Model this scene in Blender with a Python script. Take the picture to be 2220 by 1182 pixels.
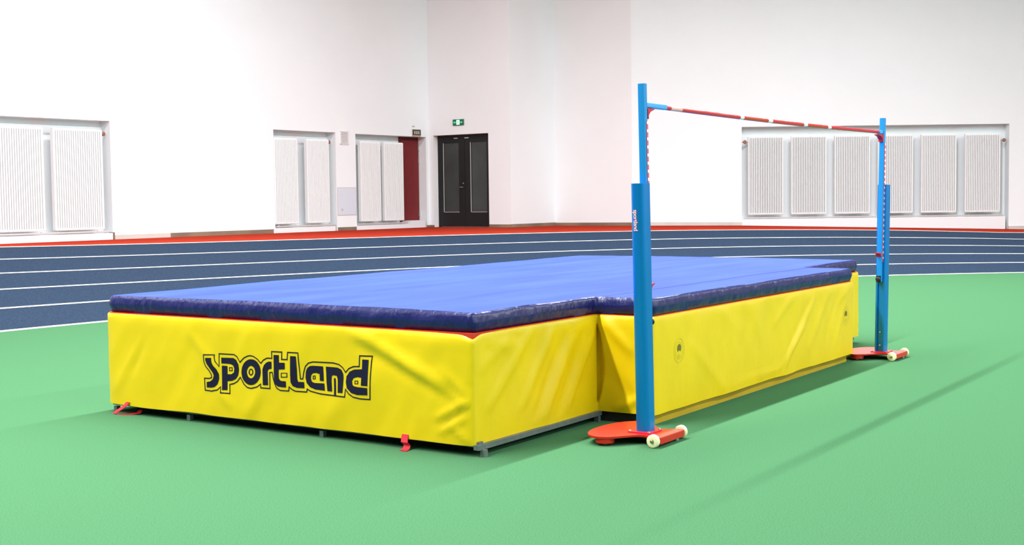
import bpy, bmesh, math, random
from mathutils import Vector, Matrix, noise
random.seed(7)
for o in list(bpy.data.objects): bpy.data.objects.remove(o)
sc = bpy.context.scene
COL = sc.collection
PI = math.pi

# ------------------------------------------------------------------ camera
cd = bpy.data.cameras.new('camera'); cam = bpy.data.objects.new('camera', cd); COL.objects.link(cam)
R_ = Vector((0.99993, -0.00070, -0.01218)); U_ = Vector((0.0122, 0.05735, 0.99828)); F_ = Vector((0.0, 0.99835, -0.05735))
cam.matrix_world = Matrix(((R_.x, U_.x, -F_.x, 0), (R_.y, U_.y, -F_.y, 0), (R_.z, U_.z, -F_.z, 1.5), (0, 0, 0, 1)))
cd.sensor_width = 36.0; cd.lens = 36.0 * 2795.66 / 2220.0
cd.clip_start = 0.05; cd.clip_end = 300
sc.camera = cam

# ------------------------------------------------------------------ world, lamps, exposure
w = bpy.data.worlds.new('hall_air'); sc.world = w; w.use_nodes = True
w.node_tree.nodes['Background'].inputs[0].default_value = (0.9, 0.95, 1.0, 1)
w.node_tree.nodes['Background'].inputs[1].default_value = 0.05
sc.view_settings.view_transform = 'Standard'; sc.view_settings.look = 'None'
sc.view_settings.gamma = 1.0; sc.view_settings.use_curve_mapping = False
sc.view_settings.exposure = 0.19

YAW = 0.5899
B2 = Vector((math.sin(YAW), math.cos(YAW))); A2 = Vector((-math.cos(YAW), math.sin(YAW)))   # along the run-up face / away from it
MO = Vector((-0.2309, 7.4254))                                                             # near corner of the landing mat
def uvw(u, v, z=0.0):
    p = MO + A2 * u + B2 * v
    return Vector((p.x, p.y, z))
# rows of fluorescent hall lamps run along the hall, parallel to the mat's long side
LAMP_Z = 9.6
LAMP_COLOR = (0.985, 0.970, 1.0)
LAMP_ROWS = [(-32.0, -12.0, 31.0, 98), (-20.0, -10.0, 29.0, 98), (-9.0, -6.0, 25.0, 94), (3.2, -14.0, 22.0, 188), (13.0, -10.0, 15.0, 76)]
for u, va, vb, power in LAMP_ROWS:
    ld = bpy.data.lights.new('lamp_row', 'AREA'); ld.shape = 'RECTANGLE'
    ld.size = vb - va; ld.size_y = 0.35; ld.energy = power * (vb - va); ld.color = LAMP_COLOR
    lo = bpy.data.objects.new('lamp_row', ld); COL.objects.link(lo)
    lo.location = uvw(u, (va + vb) / 2, LAMP_Z); lo.rotation_euler = (0, 0, PI / 2 - YAW)

# ------------------------------------------------------------------ helpers
def srgb(r, g, b):
    def f(c):
        c /= 255.0
        return c / 12.92 if c <= 0.04045 else ((c + 0.055) / 1.055) ** 2.4
    return (f(r), f(g), f(b), 1.0)

def mat(name, col, rough=0.5, metal=0.0, spec=0.5, var=0.0, vscale=5.0, bump=0.0, bscale=50.0, emit=None, estr=1.0, stretch=(1, 1, 1), coat=0.0, coords='Object', col2=None, detail=4.0, bdist=0.01):
    m = bpy.data.materials.new(name); m.use_nodes = True
    nt = m.node_tree; n = nt.nodes; l = nt.links; bs = n['Principled BSDF']
    bs.inputs['Base Color'].default_value = col; bs.inputs['Roughness'].default_value = rough
    bs.inputs['Metallic'].default_value = metal; bs.inputs['Specular IOR Level'].default_value = spec
    bs.inputs['Coat Weight'].default_value = coat
    if emit: bs.inputs['Emission Color'].default_value = emit; bs.inputs['Emission Strength'].default_value = estr
    if var or bump:
        tc = n.new('ShaderNodeTexCoord'); mp = n.new('ShaderNodeMapping'); mp.inputs['Scale'].default_value = stretch
        l.new(tc.outputs[coords], mp.inputs['Vector'])
    if var:
        nz = n.new('ShaderNodeTexNoise'); nz.inputs['Scale'].default_value = vscale; nz.inputs['Detail'].default_value = detail
        l.new(mp.outputs[0], nz.inputs['Vector'])
        rp = n.new('ShaderNodeValToRGB')
        c2 = col2 or tuple(min(1, c * (1 + var)) for c in col[:3]) + (1,)
        c1 = col if col2 else tuple(c * (1 - var) for c in col[:3]) + (1,)
        rp.color_ramp.elements[0].position = 0.35; rp.color_ramp.elements[1].position = 0.65
        rp.color_ramp.elements[0].color = c1; rp.color_ramp.elements[1].color = c2
        l.new(nz.outputs['Fac'], rp.inputs['Fac']); l.new(rp.outputs['Color'], bs.inputs['Base Color'])
    if bump:
        nb = n.new('ShaderNodeTexNoise'); nb.inputs['Scale'].default_value = bscale; nb.inputs['Detail'].default_value = 3
        l.new(mp.outputs[0], nb.inputs['Vector'])
        bp = n.new('ShaderNodeBump'); bp.inputs['Strength'].default_value = bump; bp.inputs['Distance'].default_value = bdist
        l.new(nb.outputs['Fac'], bp.inputs['Height']); l.new(bp.outputs['Normal'], bs.inputs['Normal'])
    return m

class MB:
    """collects verts and faces of one mesh"""
    def __init__(s): s.v = []; s.f = []; s.mi = []; s.cur = 0
    def add(s, vs, fs):
        k = len(s.v); s.v += [tuple(q) for q in vs]; s.f += [tuple(i + k for i in f) for f in fs]; s.mi += [s.cur] * len(fs)
    def box(s, x0, x1, y0, y1, z0, z1, M=None):
        vs = [Vector(q) for q in ((x0, y0, z0), (x1, y0, z0), (x1, y1, z0), (x0, y1, z0), (x0, y0, z1), (x1, y0, z1), (x1, y1, z1), (x0, y1, z1))]
        if M: vs = [M @ q for q in vs]
        s.add(vs, [(0, 3, 2, 1), (4, 5, 6, 7), (0, 1, 5, 4), (1, 2, 6, 5), (2, 3, 7, 6), (3, 0, 4, 7)])
    def prism(s, pts, z0, z1, M=None, bevel=0.0):
        n = len(pts)
        if bevel:
            cx = sum(q[0] for q in pts) / n; cy = sum(q[1] for q in pts) / n
            def ins(q, d):
                dx, dy = q[0] - cx, q[1] - cy; L = math.hypot(dx, dy) or 1
                return (q[0] - dx / L * d, q[1] - dy / L * d)
            rings = [([ins(q, bevel) for q in pts], z0), (pts, z0 + bevel), (pts, z1 - bevel), ([ins(q, bevel) for q in pts], z1)]
        else: rings = [(pts, z0), (pts, z1)]
        vs = [Vector((q[0], q[1], z)) for r, z in rings for q in r]
        if M: vs = [M @ q for q in vs]
        fs = [tuple(range(n - 1, -1, -1)), tuple((len(rings) - 1) * n + i for i in range(n))]
        for r in range(len(rings) - 1):
            for i in range(n):
                j = (i + 1) % n; fs.append((r * n + i, r * n + j, (r + 1) * n + j, (r + 1) * n + i))
        s.add(vs, fs)
    def tube(s, p0, p1, r, seg=16, r1=None):
        p0 = Vector(p0); p1 = Vector(p1); d = (p1 - p0).normalized(); r1 = r if r1 is None else r1
        up = Vector((0, 0, 1)) if abs(d.z) < 0.9 else Vector((1, 0, 0))
        e1 = d.cross(up).normalized(); e2 = d.cross(e1)
        vs = []
        for p, rr in ((p0, r), (p1, r1)):
            for i in range(seg):
                t = 2 * PI * i / seg; vs.append(p + e1 * math.cos(t) * rr + e2 * math.sin(t) * rr)
        fs = [tuple(range(seg)), tuple(range(2 * seg - 1, seg - 1, -1))] + [(i, seg + i, seg + (i + 1) % seg, (i + 1) % seg) for i in range(seg)]
        s.add(vs, fs)
    def lathe(s, prof, c, axis, seg=24):
        """prof: (distance along axis, radius)"""
        c = Vector(c); d = Vector(axis).normalized(); up = Vector((0, 0, 1)) if abs(d.z) < 0.9 else Vector((1, 0, 0))
        e1 = d.cross(up).normalized(); e2 = d.cross(e1); vs = []
        for h, r in prof:
            for i in range(seg):
                t = 2 * PI * i / seg; vs.append(c + d * h + e1 * math.cos(t) * r + e2 * math.sin(t) * r)
        n = len(prof); fs = [tuple(range(seg)), tuple((n - 1) * seg + i for i in range(seg - 1, -1, -1))]
        for k in range(n - 1):
            for i in range(seg):
                j = (i + 1) % seg; fs.append((k * seg + i, (k + 1) * seg + i, (k + 1) * seg + j, k * seg + j))
        s.add(vs, fs)
    def path(s, pts, r, seg=8):
        for a, b in zip(pts[:-1], pts[1:]): s.tube(a, b, r, seg)
    def build(s, name, mats, parent=None, smooth=False, sharp=35):
        me = bpy.data.meshes.new(name); me.from_pydata(s.v, [], s.f)
        for m in (mats if isinstance(mats, (list, tuple)) else [mats]): me.materials.append(m)
        for p, k in zip(me.polygons, s.mi): p.material_index = k
        bm = bmesh.new(); bm.from_mesh(me); bmesh.ops.recalc_face_normals(bm, faces=bm.faces); bm.to_mesh(me); bm.free()
        if smooth:
            me.shade_smooth()
            try: me.set_sharp_from_angle(angle=math.radians(sharp))
            except Exception: pass
        o = bpy.data.objects.new(name, me); COL.objects.link(o)
        if parent: o.parent = parent
        return o

def tag(o, label=None, cat=None, group=None, kind=None):
    if label: o['label'] = label
    if cat: o['category'] = cat
    if group: o['group'] = group
    if kind: o['kind'] = kind
    return o
def empty(name, loc=(0, 0, 0), rz=0.0):
    o = bpy.data.objects.new(name, None); COL.objects.link(o); o.location = loc; o.rotation_euler = (0, 0, rz); o.empty_display_size = 0.2
    return o
def copy_tree(o, parent=None):
    c = o.copy(); COL.objects.link(c); c.parent = parent
    for ch in list(o.children): copy_tree(ch, c)
    return c
def rounded(w, h, r, n=5, cx=0, cy=0):
    pts = []
    for sx, sy, a0 in ((1, 1, 0), (-1, 1, 90), (-1, -1, 180), (1, -1, 270)):
        for i in range(n + 1):
            a = math.radians(a0 + 90 * i / n); pts.append((cx + sx * (w / 2 - r) + r * math.cos(a), cy + sy * (h / 2 - r) + r * math.sin(a)))
    return pts
def text_mesh(body, size, name, m, parent, M, extrude=0.0005, spacing=1.0, grow=0.0):
    cu = bpy.data.curves.new(name, 'FONT'); cu.body = body; cu.size = size; cu.extrude = extrude; cu.align_x = 'CENTER'; cu.align_y = 'CENTER'; cu.space_character = spacing; cu.offset = grow
    to = bpy.data.objects.new(name + '_tmp', cu); COL.objects.link(to)
    bpy.context.view_layer.update()
    me = bpy.data.meshes.new_from_object(to); bpy.data.objects.remove(to)
    me.transform(M); me.materials.append(m)
    o = bpy.data.objects.new(name, me); COL.objects.link(o); o.parent = parent
    return o
def frame_matrix(origin, xdir, ydir, zdir=(0, 0, 1)):
    x = Vector(xdir).normalized(); y = Vector(ydir).normalized(); z = Vector(zdir).normalized()
    return Matrix(((x.x, y.x, z.x, origin[0]), (x.y, y.y, z.y, origin[1]), (x.z, y.z, z.z, origin[2]), (0, 0, 0, 1)))

# ------------------------------------------------------------------ materials
M_green = mat('green_rubber_floor', srgb(71, 115, 80), 0.9, var=0.14, vscale=130, bump=0.25, bscale=400, spec=0.0, coords='Object', bdist=0.002)
M_track = mat('slate_blue_track', srgb(40, 55, 74), 0.9, var=0.22, vscale=40, bump=0.2, bscale=300, spec=0.05, bdist=0.002)
M_red = mat('red_rubber_apron', srgb(166, 56, 40), 0.9, var=0.08, vscale=3, spec=0.0)
M_line = mat('white_line_paint', srgb(205, 205, 198), 0.8, spec=0.1)
M_wall = mat('white_wall_paint', srgb(234, 241, 243), 0.8, spec=0.2, var=0.01, vscale=0.8)
M_wall2 = mat('white_wall_paint_dim_faces', srgb(238, 242, 243), 0.8, spec=0.2, var=0.01, vscale=0.8)  # same wall white, toned apart for the faces that catch less light
M_ceil = mat('ceiling_paint', srgb(225, 226, 228), 0.9, spec=0.1)
M_base = mat('taupe_baseboard', srgb(128, 112, 92), 0.7, var=0.25, vscale=0.9)
M_base2 = mat('pale_baseboard', srgb(200, 196, 188), 0.7, var=0.05, vscale=2)
M_curb = mat('white_kerb_paint', srgb(232, 236, 238), 0.7)
M_rad = mat('white_radiator_enamel', srgb(238, 243, 243), 0.4, spec=0.4)
M_pipe = mat('grey_pipe_paint', srgb(196, 188, 184), 0.5)
M_brass = mat('red_brown_valve', srgb(150, 96, 88), 0.4, metal=0.3)
M_door_red = mat('dark_red_door_paint', srgb(112, 16, 22), 0.55, var=0.05, vscale=4)
M_door_frame = mat('deep_red_frame_paint', srgb(92, 18, 22), 0.5)
M_steel = mat('hinge_steel', srgb(190, 190, 186), 0.3, metal=0.7)
M_black = mat('charcoal_door_panel', srgb(30, 30, 31), 0.45, spec=0.3, var=0.1, vscale=3)
M_dglass = mat('dark_door_glass', srgb(62, 68, 66), 0.25, spec=0.5, var=0.12, vscale=1.5)
M_trimlight = mat('pale_glazing_strip', srgb(190, 195, 190), 0.4)
M_exit_box = mat('exit_green_box', srgb(14, 74, 50), 0.4, emit=srgb(10, 110, 60), estr=0.25)
M_exit_lit = mat('exit_lit_white', srgb(200, 255, 225), 0.4, emit=srgb(190, 255, 220), estr=1.0)
M_exit_txt = mat('exit_lit_green', srgb(40, 200, 120), 0.4, emit=srgb(60, 220, 140), estr=0.8)
M_signd = mat('sign_dark_brown', srgb(58, 50, 46), 0.5)
M_signf = mat('sign_beige_frame', srgb(176, 170, 150), 0.5)
M_signt = mat('sign_pale_lettering', srgb(230, 226, 214), 0.5)
M_vent = mat('vent_white', srgb(232, 232, 232), 0.5)
M_ventd = mat('vent_dark_gap', srgb(150, 150, 150), 0.8)
M_panel = mat('pale_blue_grey_panel', srgb(208, 218, 228), 0.6)
M_yellow = mat('yellow_vinyl', srgb(226, 194, 5), 0.38, spec=0.4, var=0.03, vscale=2.2, bump=0.35, bscale=4.5, bdist=0.02, stretch=(1.6, 1.2, 0.7))
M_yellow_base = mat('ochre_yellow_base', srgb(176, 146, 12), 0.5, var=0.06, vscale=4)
M_navy = mat('navy_vinyl', srgb(20, 26, 86), 0.34, spec=0.36, bump=0.5, bscale=11, stretch=(1, 1, 0.7), bdist=0.03)
M_topblue = mat('blue_mesh_fabric', srgb(54, 76, 178), 0.8, spec=0.1, var=0.13, vscale=1.3, stretch=(0.45, 3.0, 1), bump=0.2, bscale=120, bdist=0.002)
M_seam = mat('dark_blue_seam', srgb(34, 46, 120), 0.8)
M_orange = mat('orange_red_trim', srgb(200, 40, 10), 0.6)
M_strap = mat('red_webbing', srgb(200, 22, 44), 0.6)
M_galv = mat('galvanised_steel', srgb(118, 126, 126), 0.5, metal=0.55, var=0.1, vscale=20)
M_under = mat('dark_underside', srgb(26, 26, 26), 0.9)
M_ink = mat('navy_ink', srgb(20, 18, 46), 0.7, spec=0.2)
M_stamp = mat('dark_green_ink', srgb(104, 100, 22), 0.6)
M_stamp2 = mat('faint_olive_ink', srgb(196, 180, 40), 0.6)
M_post = mat('blue_anodised_aluminium', srgb(0, 126, 206), 0.3, metal=0.5, spec=0.5)
M_post2 = mat('light_blue_anodised_aluminium', srgb(24, 142, 214), 0.36, metal=0.25)
M_tape = mat('pink_scale_tape', srgb(206, 84, 120), 0.5)
M_tick = mat('scale_tick_white', srgb(245, 240, 240), 0.5)
M_plate = mat('red_powder_coat', srgb(190, 26, 8), 0.38, coat=0.0, spec=0.5)
M_flange = mat('crimson_flange', srgb(206, 24, 50), 0.35)
M_wheel = mat('cream_wheel', srgb(238, 232, 186), 0.5)
M_axle = mat('axle_steel', srgb(150, 146, 120), 0.3, metal=0.8)
M_knob = mat('black_knob', srgb(22, 20, 22), 0.4)
M_support = mat('crimson_bar_support', srgb(190, 26, 60), 0.4)
M_bar_red = mat('bar_red', srgb(205, 24, 46), 0.25, spec=0.6)
M_bar_or = mat('bar_orange_red', srgb(200, 44, 26), 0.25, spec=0.6)
M_bar_white = mat('bar_white', srgb(250, 230, 234), 0.4, spec=0.2)
M_bar_pink = mat('bar_pink_label', srgb(238, 176, 176), 0.4)
M_bar_blue = mat('bar_end_blue', srgb(70, 160, 240), 0.4)
M_txt_white = mat('white_print', srgb(245, 240, 245), 0.5)
M_txt_red = mat('red_print', srgb(214, 60, 90), 0.5)

# ================================================================== THE HALL
YL = 0.6322
WD = Vector((math.sin(YL), math.cos(YL))); WN = Vector((math.cos(YL), -math.sin(YL)))       # left wall: direction away from us, normal into the hall
W0 = Vector((0.0, 40.5736))
def lw(s, n=0.0): return W0 + WD * s + WN * n
C0 = lw(-3.98)                                                                              # hall corner
DD = Vector((WD.y, -WD.x))                                                                  # door wall direction
C1 = C0 + DD * 2.91; C2 = Vector((1.28, 37.5)); C3 = Vector((3.38, 36.05)); C4 = Vector((34.0, 36.05))
L_END = lw(-66.0); HB = Vector((34.0, -24.0)); HC = Vector((L_END.x, -24.0))
HTOP = 10.0

def wall(name, P, Q, normal, z0, z1, openings, m, smin=0.0, parts=None):
    """flat wall from P to Q, recessed openings (s0, s1, za, zb, depth)"""
    P = Vector(P); Q = Vector(Q); d = (Q - P).normalized(); L = (Q - P).length; nn = Vector(normal).normalized()
    mb = MB()
    def pt(s, z, n=0.0):
        q = P + d * s + nn * n; return Vector((q.x, q.y, z))
    xs = sorted({0.0, L} | {a for o in openings for a in o[:2]}); zs = sorted({z0, z1} | {a for o in openings for a in o[2:4]})
    for a, b in zip(xs[:-1], xs[1:]):
        for c, e in zip(zs[:-1], zs[1:]):
            mx, mz = (a + b) / 2, (c + e) / 2
            if any(o[0] < mx < o[1] and o[2] < mz < o[3] for o in openings): continue
            mb.add([pt(a, c), pt(b, c), pt(b, e), pt(a, e)], [(0, 1, 2, 3)])
    for s0, s1, za, zb, dep in openings:
        f = [pt(s0, za), pt(s1, za), pt(s1, zb), pt(s0, zb)]; k = [pt(s0, za, -dep), pt(s1, za, -dep), pt(s1, zb, -dep), pt(s0, zb, -dep)]
        mb.add(f + k, [(4, 5, 6, 7), (0, 1, 5, 4), (1, 2, 6, 5), (2, 3, 7, 6), (3, 0, 4, 7)])
    me = bpy.data.meshes.new(name); me.from_pydata(mb.v, [], mb.f); me.materials.append(m)
    o = bpy.data.objects.new(name, me); COL.objects.link(o); tag(o, kind='structure'); return o

SL = 66.0                       # s on the left wall measured from L_END: local = s + 66
ZF = 0.45
wall('wall_left', L_END, C0, WN, -0.2, HTOP, [(-21.0 + SL, -14.92 + SL, ZF, 3.31, 0.32), (-10.05 + SL, -7.83 + SL, ZF, 3.30, 0.32), (-7.06 + SL, -4.12 + SL, ZF, 3.29, 0.32)], M_wall)
wall('wall_door', C0, C1, -WD, -0.2, HTOP, [(0.16, 2.15, ZF, 3.33, 0.25)], M_wall2)
nC12 = Vector((0.79, -0.61)); wall('wall_pier', C1, C2, nC12, -0.2, HTOP, [], M_wall)
wall('wall_pier_side', C2, C3, Vector((-0.57, -0.82)), -0.2, HTOP, [], M_wall2)
wall('wall_right', C3, C4, (0, -1), -0.2, HTOP, [(6.44 - 3.38, 13.89 - 3.38, 0.3, 3.41, 0.32)], M_wall)
wall('wall_east', C4, HB, (-1, 0), -0.2, HTOP, [], M_wall); wall('wall_behind', HB, HC, (0, 1), -0.2, HTOP, [], M_wall); wall('wall_west', HC, L_END, (1, 0), -0.2, HTOP, [], M_wall)
foot = [L_END, C0, C1, C2, C3, C4, HB, HC]
mb = MB(); mb.add([(q.x, q.y, HTOP) for q in foot], [tuple(range(len(foot)))])
tag(mb.build('ceiling', M_ceil), kind='structure')
mb = MB(); mb.box(-60, 60, -40, 60, -0.3, 0.0)
tag(mb.build('floor', M_green), kind='structure')

# banked running track round the infield
TQ = [10.401, 4.558, 19.5, 1.107, 0.607, -0.901, -1.837, -1.234, 0.525, 0.187, -0.421]
def tpos(k, phi, dz=0.0):
    """k = lanes out from the infield edge (0..5)"""
    pc = max(-1.02, min(0.04, phi))
    zo = TQ[4] + TQ[5] * pc + TQ[6] * pc ** 2 + TQ[7] * pc ** 3
    R = TQ[2] + k * TQ[3] + TQ[8] * pc + TQ[9] * pc ** 2 + TQ[10] * pc ** 3
    return Vector((TQ[0] + R * math.sin(phi), TQ[1] + R * math.cos(phi), zo * k / 5 + dz))
PH = [-1.75 + i * 0.02 for i in range(int(2.75 / 0.02) + 1)]
def strip(k0, k1, dz, ph=PH, n=1):
    mb = MB(); vs = []; fs = []
    for p in ph:
        for j in range(n + 1): vs.append(tpos(k0 + (k1 - k0) * j / n, p, dz))
    for i in range(len(ph) - 1):
        for j in range(n): a = i * (n + 1) + j; fs.append((a, a + n + 1, a + n + 2, a + 1))
    mb.add(vs, fs); return mb
trk = strip(0, 5, 0.003, n=5).build('floor_track', M_track); tag(trk, kind='structure')
for k in range(6):
    strip(k - 0.03, k + 0.03, 0.007).build('lane_line', M_line, trk)
def base_z(x, y):
    pts = [(-99, 0.70), (3.38, 0.70), (6.44, 0.668), (10.07, 0.575), (13.88, 0.479), (14.4, 0.462), (18, 0.45), (99, 0.45)]
    if y < 30: return 0.70
    for (a, za), (b, zb) in zip(pts[:-1], pts[1:]):
        if a <= x <= b: return za + (zb - za) * (x - a) / (b - a)
def hit(c, d):
    best = None
    for P, Q in zip(foot, foot[1:] + foot[:1]):
        e = Q - P; den = d.x * e.y - d.y * e.x
        if abs(den) < 1e-9: continue
        t = ((P.x - c.x) * e.y - (P.y - c.y) * e.x) / den; s = ((P.x - c.x) * d.y - (P.y - c.y) * d.x) / den
        if t > 0 and -1e-6 <= s <= 1 + 1e-6 and (best is None or t < best): best = t
    return best
mb = MB(); vs = []; fs = []; cc = Vector((TQ[0], TQ[1]))
PH2 = [-1.75 + i * 0.01 for i in range(276)]
for p in PH2:
    d = Vector((math.sin(p), math.cos(p))); t = hit(cc, d); e = cc + d * t; o = tpos(5.037, p, 0.003)
    x = cc + d * (t + 0.5)
    zb = base_z(e.x, e.y)
    for f in (0, 0.33, 0.66, 1.0): vs.append((o.x + (e.x - o.x) * f, o.y + (e.y - o.y) * f, o.z + (zb - o.z) * f))
    vs.append((x.x, x.y, zb))
for i in range(len(PH2) - 1):
    for j in range(4): a = i * 5 + j; fs.append((a, a + 5, a + 6, a + 1))
mb.add(vs, fs); tag(mb.build('floor_apron', M_red), kind='structure')

# baseboards, kerbs
def board(name, P, Q, n, h, m, th=0.02, z=0.70, z2=None):
    z2 = z if z2 is None else z2
    P = Vector(P); Q = Vector(Q); n = Vector(n).normalized(); mb = MB()
    a, b, c, d = P + n * th, Q + n * th, Q - n * 0.01, P - n * 0.01
    mb.add([(a.x, a.y, z - .1), (b.x, b.y, z2 - .1), (c.x, c.y, z2 - .1), (d.x, d.y, z - .1), (a.x, a.y, z + h), (b.x, b.y, z2 + h), (c.x, c.y, z2 + h), (d.x, d.y, z + h)],
           [(0, 1, 5, 4), (1, 2, 6, 5), (2, 3, 7, 6), (3, 0, 4, 7), (4, 5, 6, 7)])
    return tag(mb.build(name, m), kind='structure')
board('baseboard_left', lw(-14.88), lw(-13.35), WN, 0.10, M_base2)
board('baseboard_left.003', lw(-13.35), lw(-10.12), WN, 0.10, M_base)
board('baseboard_left.001', lw(-7.80), lw(-7.10), WN, 0.09, M_base)
board('baseboard_left.002', lw(-4.12), lw(-3.99), WN, 0.06, M_base)
board('baseboard_corner', C0, C0 + DD * 0.16, -WD, 0.06, M_base)
board('baseboard_corner.001', C0 + DD * 2.16, C1, -WD, 0.085, M_base)
board('baseboard_back', C1, C2, nC12, 0.09, M_base); board('baseboard_back.001', C2, C3, Vector((-0.57, -0.82)), 0.09, M_base, z=0.69, z2=0.70)
board('baseboard_right', C3, (6.44, 36.05), (0, -1), 0.095, M_base2, z=0.70, z2=0.668)
board('baseboard_right.001', (13.89, 36.05), C4, (0, -1), 0.085, M_base2, z=0.479, z2=0.45)
def kerb(name, s0, s1, h, n0=-0.32, n1=0.035):
    q = lw(s0); M = frame_matrix((q.x, q.y, 0), (WD.x, WD.y, 0), (WN.x, WN.y, 0))
    mb = MB(); mb.box(0, s1 - s0, n0, n1, 0.45, 0.70 + h, M); return tag(mb.build(name, M_curb), kind='structure')
kerb('trim_1', -21.0, -14.95, 0.145); kerb('trim_2', -10.13, -7.93, 0.125); kerb('trim_3', -7.10, -4.86, 0.115); kerb('trim_4', -4.86, -4.22, 0.205, n1=0.03)
q = lw(-14.95); mb = MB(); mb.box(0, 0.06, -0.1, 0.03, 0.5, 0.86, frame_matrix((q.x, q.y, 0), (WD.x, WD.y, 0), (WN.x, WN.y, 0)))
tag(mb.build('trim_5', M_base), kind='structure')
mb = MB(); mb.box(6.44, 13.80, 36.05 - 0.003, 36.37, 0.2, 0.84); tag(mb.build('trim_6', M_curb), kind='structure')

# ------------------------------------------------------------------ doors
def lmat(s, n=0.0, z=0.0):
    q = lw(s, n); return frame_matrix((q.x, q.y, z), (WD.x, WD.y, 0), (WN.x, WN.y, 0))   # x away from us, y out of the wall
M1 = lmat(-4.95, -0.32)
mb = MB(); mb.box(0, 0.83, 0.0, 0.03, 3.20, 3.285, M1); mb.box(0.0, 0.05, 0.0, 0.04, 0.70, 3.285, M1)
d1 = mb.build('door_1', M_door_frame); tag(d1, kind='structure')
mb = MB(); mb.box(0.05, 0.815, 0.0, 0.05, 0.88, 3.20, M1); mb.build('door_leaf', M_door_red, d1)
for z in (3.02, 2.66, 1.12):
    mb = MB(); mb.box(0.785, 0.825, 0.05, 0.075, z - 0.11, z + 0.07, M1); mb.build('hinge', M_steel, d1)
M2 = frame_matrix((C0.x + WD.x * 0.25, C0.y + WD.y * 0.25, 0), (DD.x, DD.y, 0), (-WD.x, -WD.y, 0))
mb = MB(); mb.box(0.16, 2.15, 0.0, 0.05, 3.20, 3.33, M2); mb.box(0.16, 0.22, 0, 0.05, 0.7, 3.2, M2); mb.box(2.09, 2.15, 0, 0.05, 0.7, 3.2, M2)
d2 = mb.build('door_2', M_black); tag(d2, kind='structure')
for x0, x1, g0, g1 in ((0.22, 1.14, 0.37, 0.93), (1.15, 2.09, 1.36, 1.93)):
    mb = MB(); y0, y1 = 0.005, 0.045
    mb.box(x0, g0, y0, y1, 0.72, 3.2, M2); mb.box(g1, x1, y0, y1, 0.72, 3.2, M2); mb.box(g0, g1, y0, y1, 0.72, 1.13, M2); mb.box(g0, g1, y0, y1, 3.11, 3.2, M2)
    lf = mb.build('door_leaf', M_black, d2)
    mb = MB(); mb.box(g0, g1, 0.012, 0.022, 1.13, 3.11, M2); mb.build('glass_pane', M_dglass, lf)
    mb = MB(); mb.box(g0 - 0.010, g0 + 0.010, 0.045, 0.052, 1.13, 3.11, M2); mb.build('glazing_strip', M_trimlight, lf)
    mb = MB(); mb.box(g0 + 0.010, g1, 0.045, 0.052, 1.122, 1.134, M2); mb.build('glazing_strip', M_pipe, lf)
    mb = MB(); xc = (x0 + x1) / 2; mb.box(xc + 0.10 if x0 < 1 else x0 + 0.02, xc + 0.24 if x0 < 1 else x0 + 0.17, 0.05, 0.08, 3.22, 3.25, M2); mb.build('door_closer', M_steel, lf)
mb = MB(); mb.tube(M2 @ Vector((0.98, 0.08, 1.84)), M2 @ Vector((1.10, 0.08, 1.84)), 0.010, 8); mb.build('door_handle', M_steel, d2)
mb = MB(); mb.tube(M2 @ Vector((1.09, 0.04, 1.95)), M2 @ Vector((1.09, 0.06, 1.95)), 0.018, 10); mb.build('lock_cylinder', M_steel, d2)

# ------------------------------------------------------------------ radiators
def make_radiator(width, pitch, tw):
    """front faces -y"""
    r = empty('radiator'); h = 2.19; dp = 0.13; n = int(round(width / pitch)); p = width / n
    mb = MB()
    for i in range(n):
        x = p * (i + 0.5)
        mb.prism([(x - tw / 2, -dp + 0.008), (x - tw / 4, -dp), (x + tw / 4, -dp), (x + tw / 2, -dp + 0.008), (x + tw / 2, -0.02), (x - tw / 2, -0.02)], 0.02, h - 0.02)
    tag(mb.build('tube_bank', M_rad, r), kind='stuff')
    for nm, z0, z1 in (('top_header', h - 0.05, h - 0.005), ('bottom_header', 0.005, 0.05)):
        mb = MB(); mb.box(0.005, width - 0.005, -dp + 0.02, -0.015, z0, z1); mb.build(nm, M_rad, r)
    for x in (0.0, width):
        mb = MB(); mb.box(x - 0.006, x + 0.006, -dp + 0.014, -0.02, 0.02, h - 0.02); mb.build('side_panel', M_rad, r)
    for fx in (0.2, 0.8):
        mb = MB(); mb.box(width * fx - 0.02, width * fx + 0.02, -0.03, 0.155, h - 0.25, h - 0.20); mb.build('wall_bracket', M_pipe, r)
    return r
def put_rad(r, x, y, z, rz, lab, grp):
    r.location = (x, y, z); r.rotation_euler = (0, 0, rz); tag(r, lab, 'radiator', grp)
RZL = PI / 2 - YL
G1, G2 = 'column radiators on the left wall', 'column radiators on the right wall'
wide = make_radiator(1.22, 0.055, 0.033); narrow = None
q = lw(-16.36, -0.11); put_rad(wide, q.x, q.y, 0.925, RZL, 'wide white column radiator right of the pair in the far left niche', G1)
r = copy_tree(wide); q = lw(-17.83, -0.11); put_rad(r, q.x, q.y, 0.925, RZL, 'wide white column radiator cut off by the left edge of the photo', G1)
narrow = make_radiator(0.80, 0.050, 0.030)
first = True
for s, lab in ((-10.04, 'white column radiator at the left side of the niche left of the vent grille'), (-8.90, 'white column radiator just left of the vent grille and pale access panel'),
               (-6.88, 'white column radiator just right of the pale access panel'), (-5.93, 'white column radiator standing in front of the dark red door')):
    r = narrow if first else copy_tree(narrow); first = False
    q = lw(s, -0.11); put_rad(r, q.x, q.y, 0.915, RZL, lab, G1)
sq_ = make_radiator(0.97, 0.0485, 0.0285)
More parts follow.
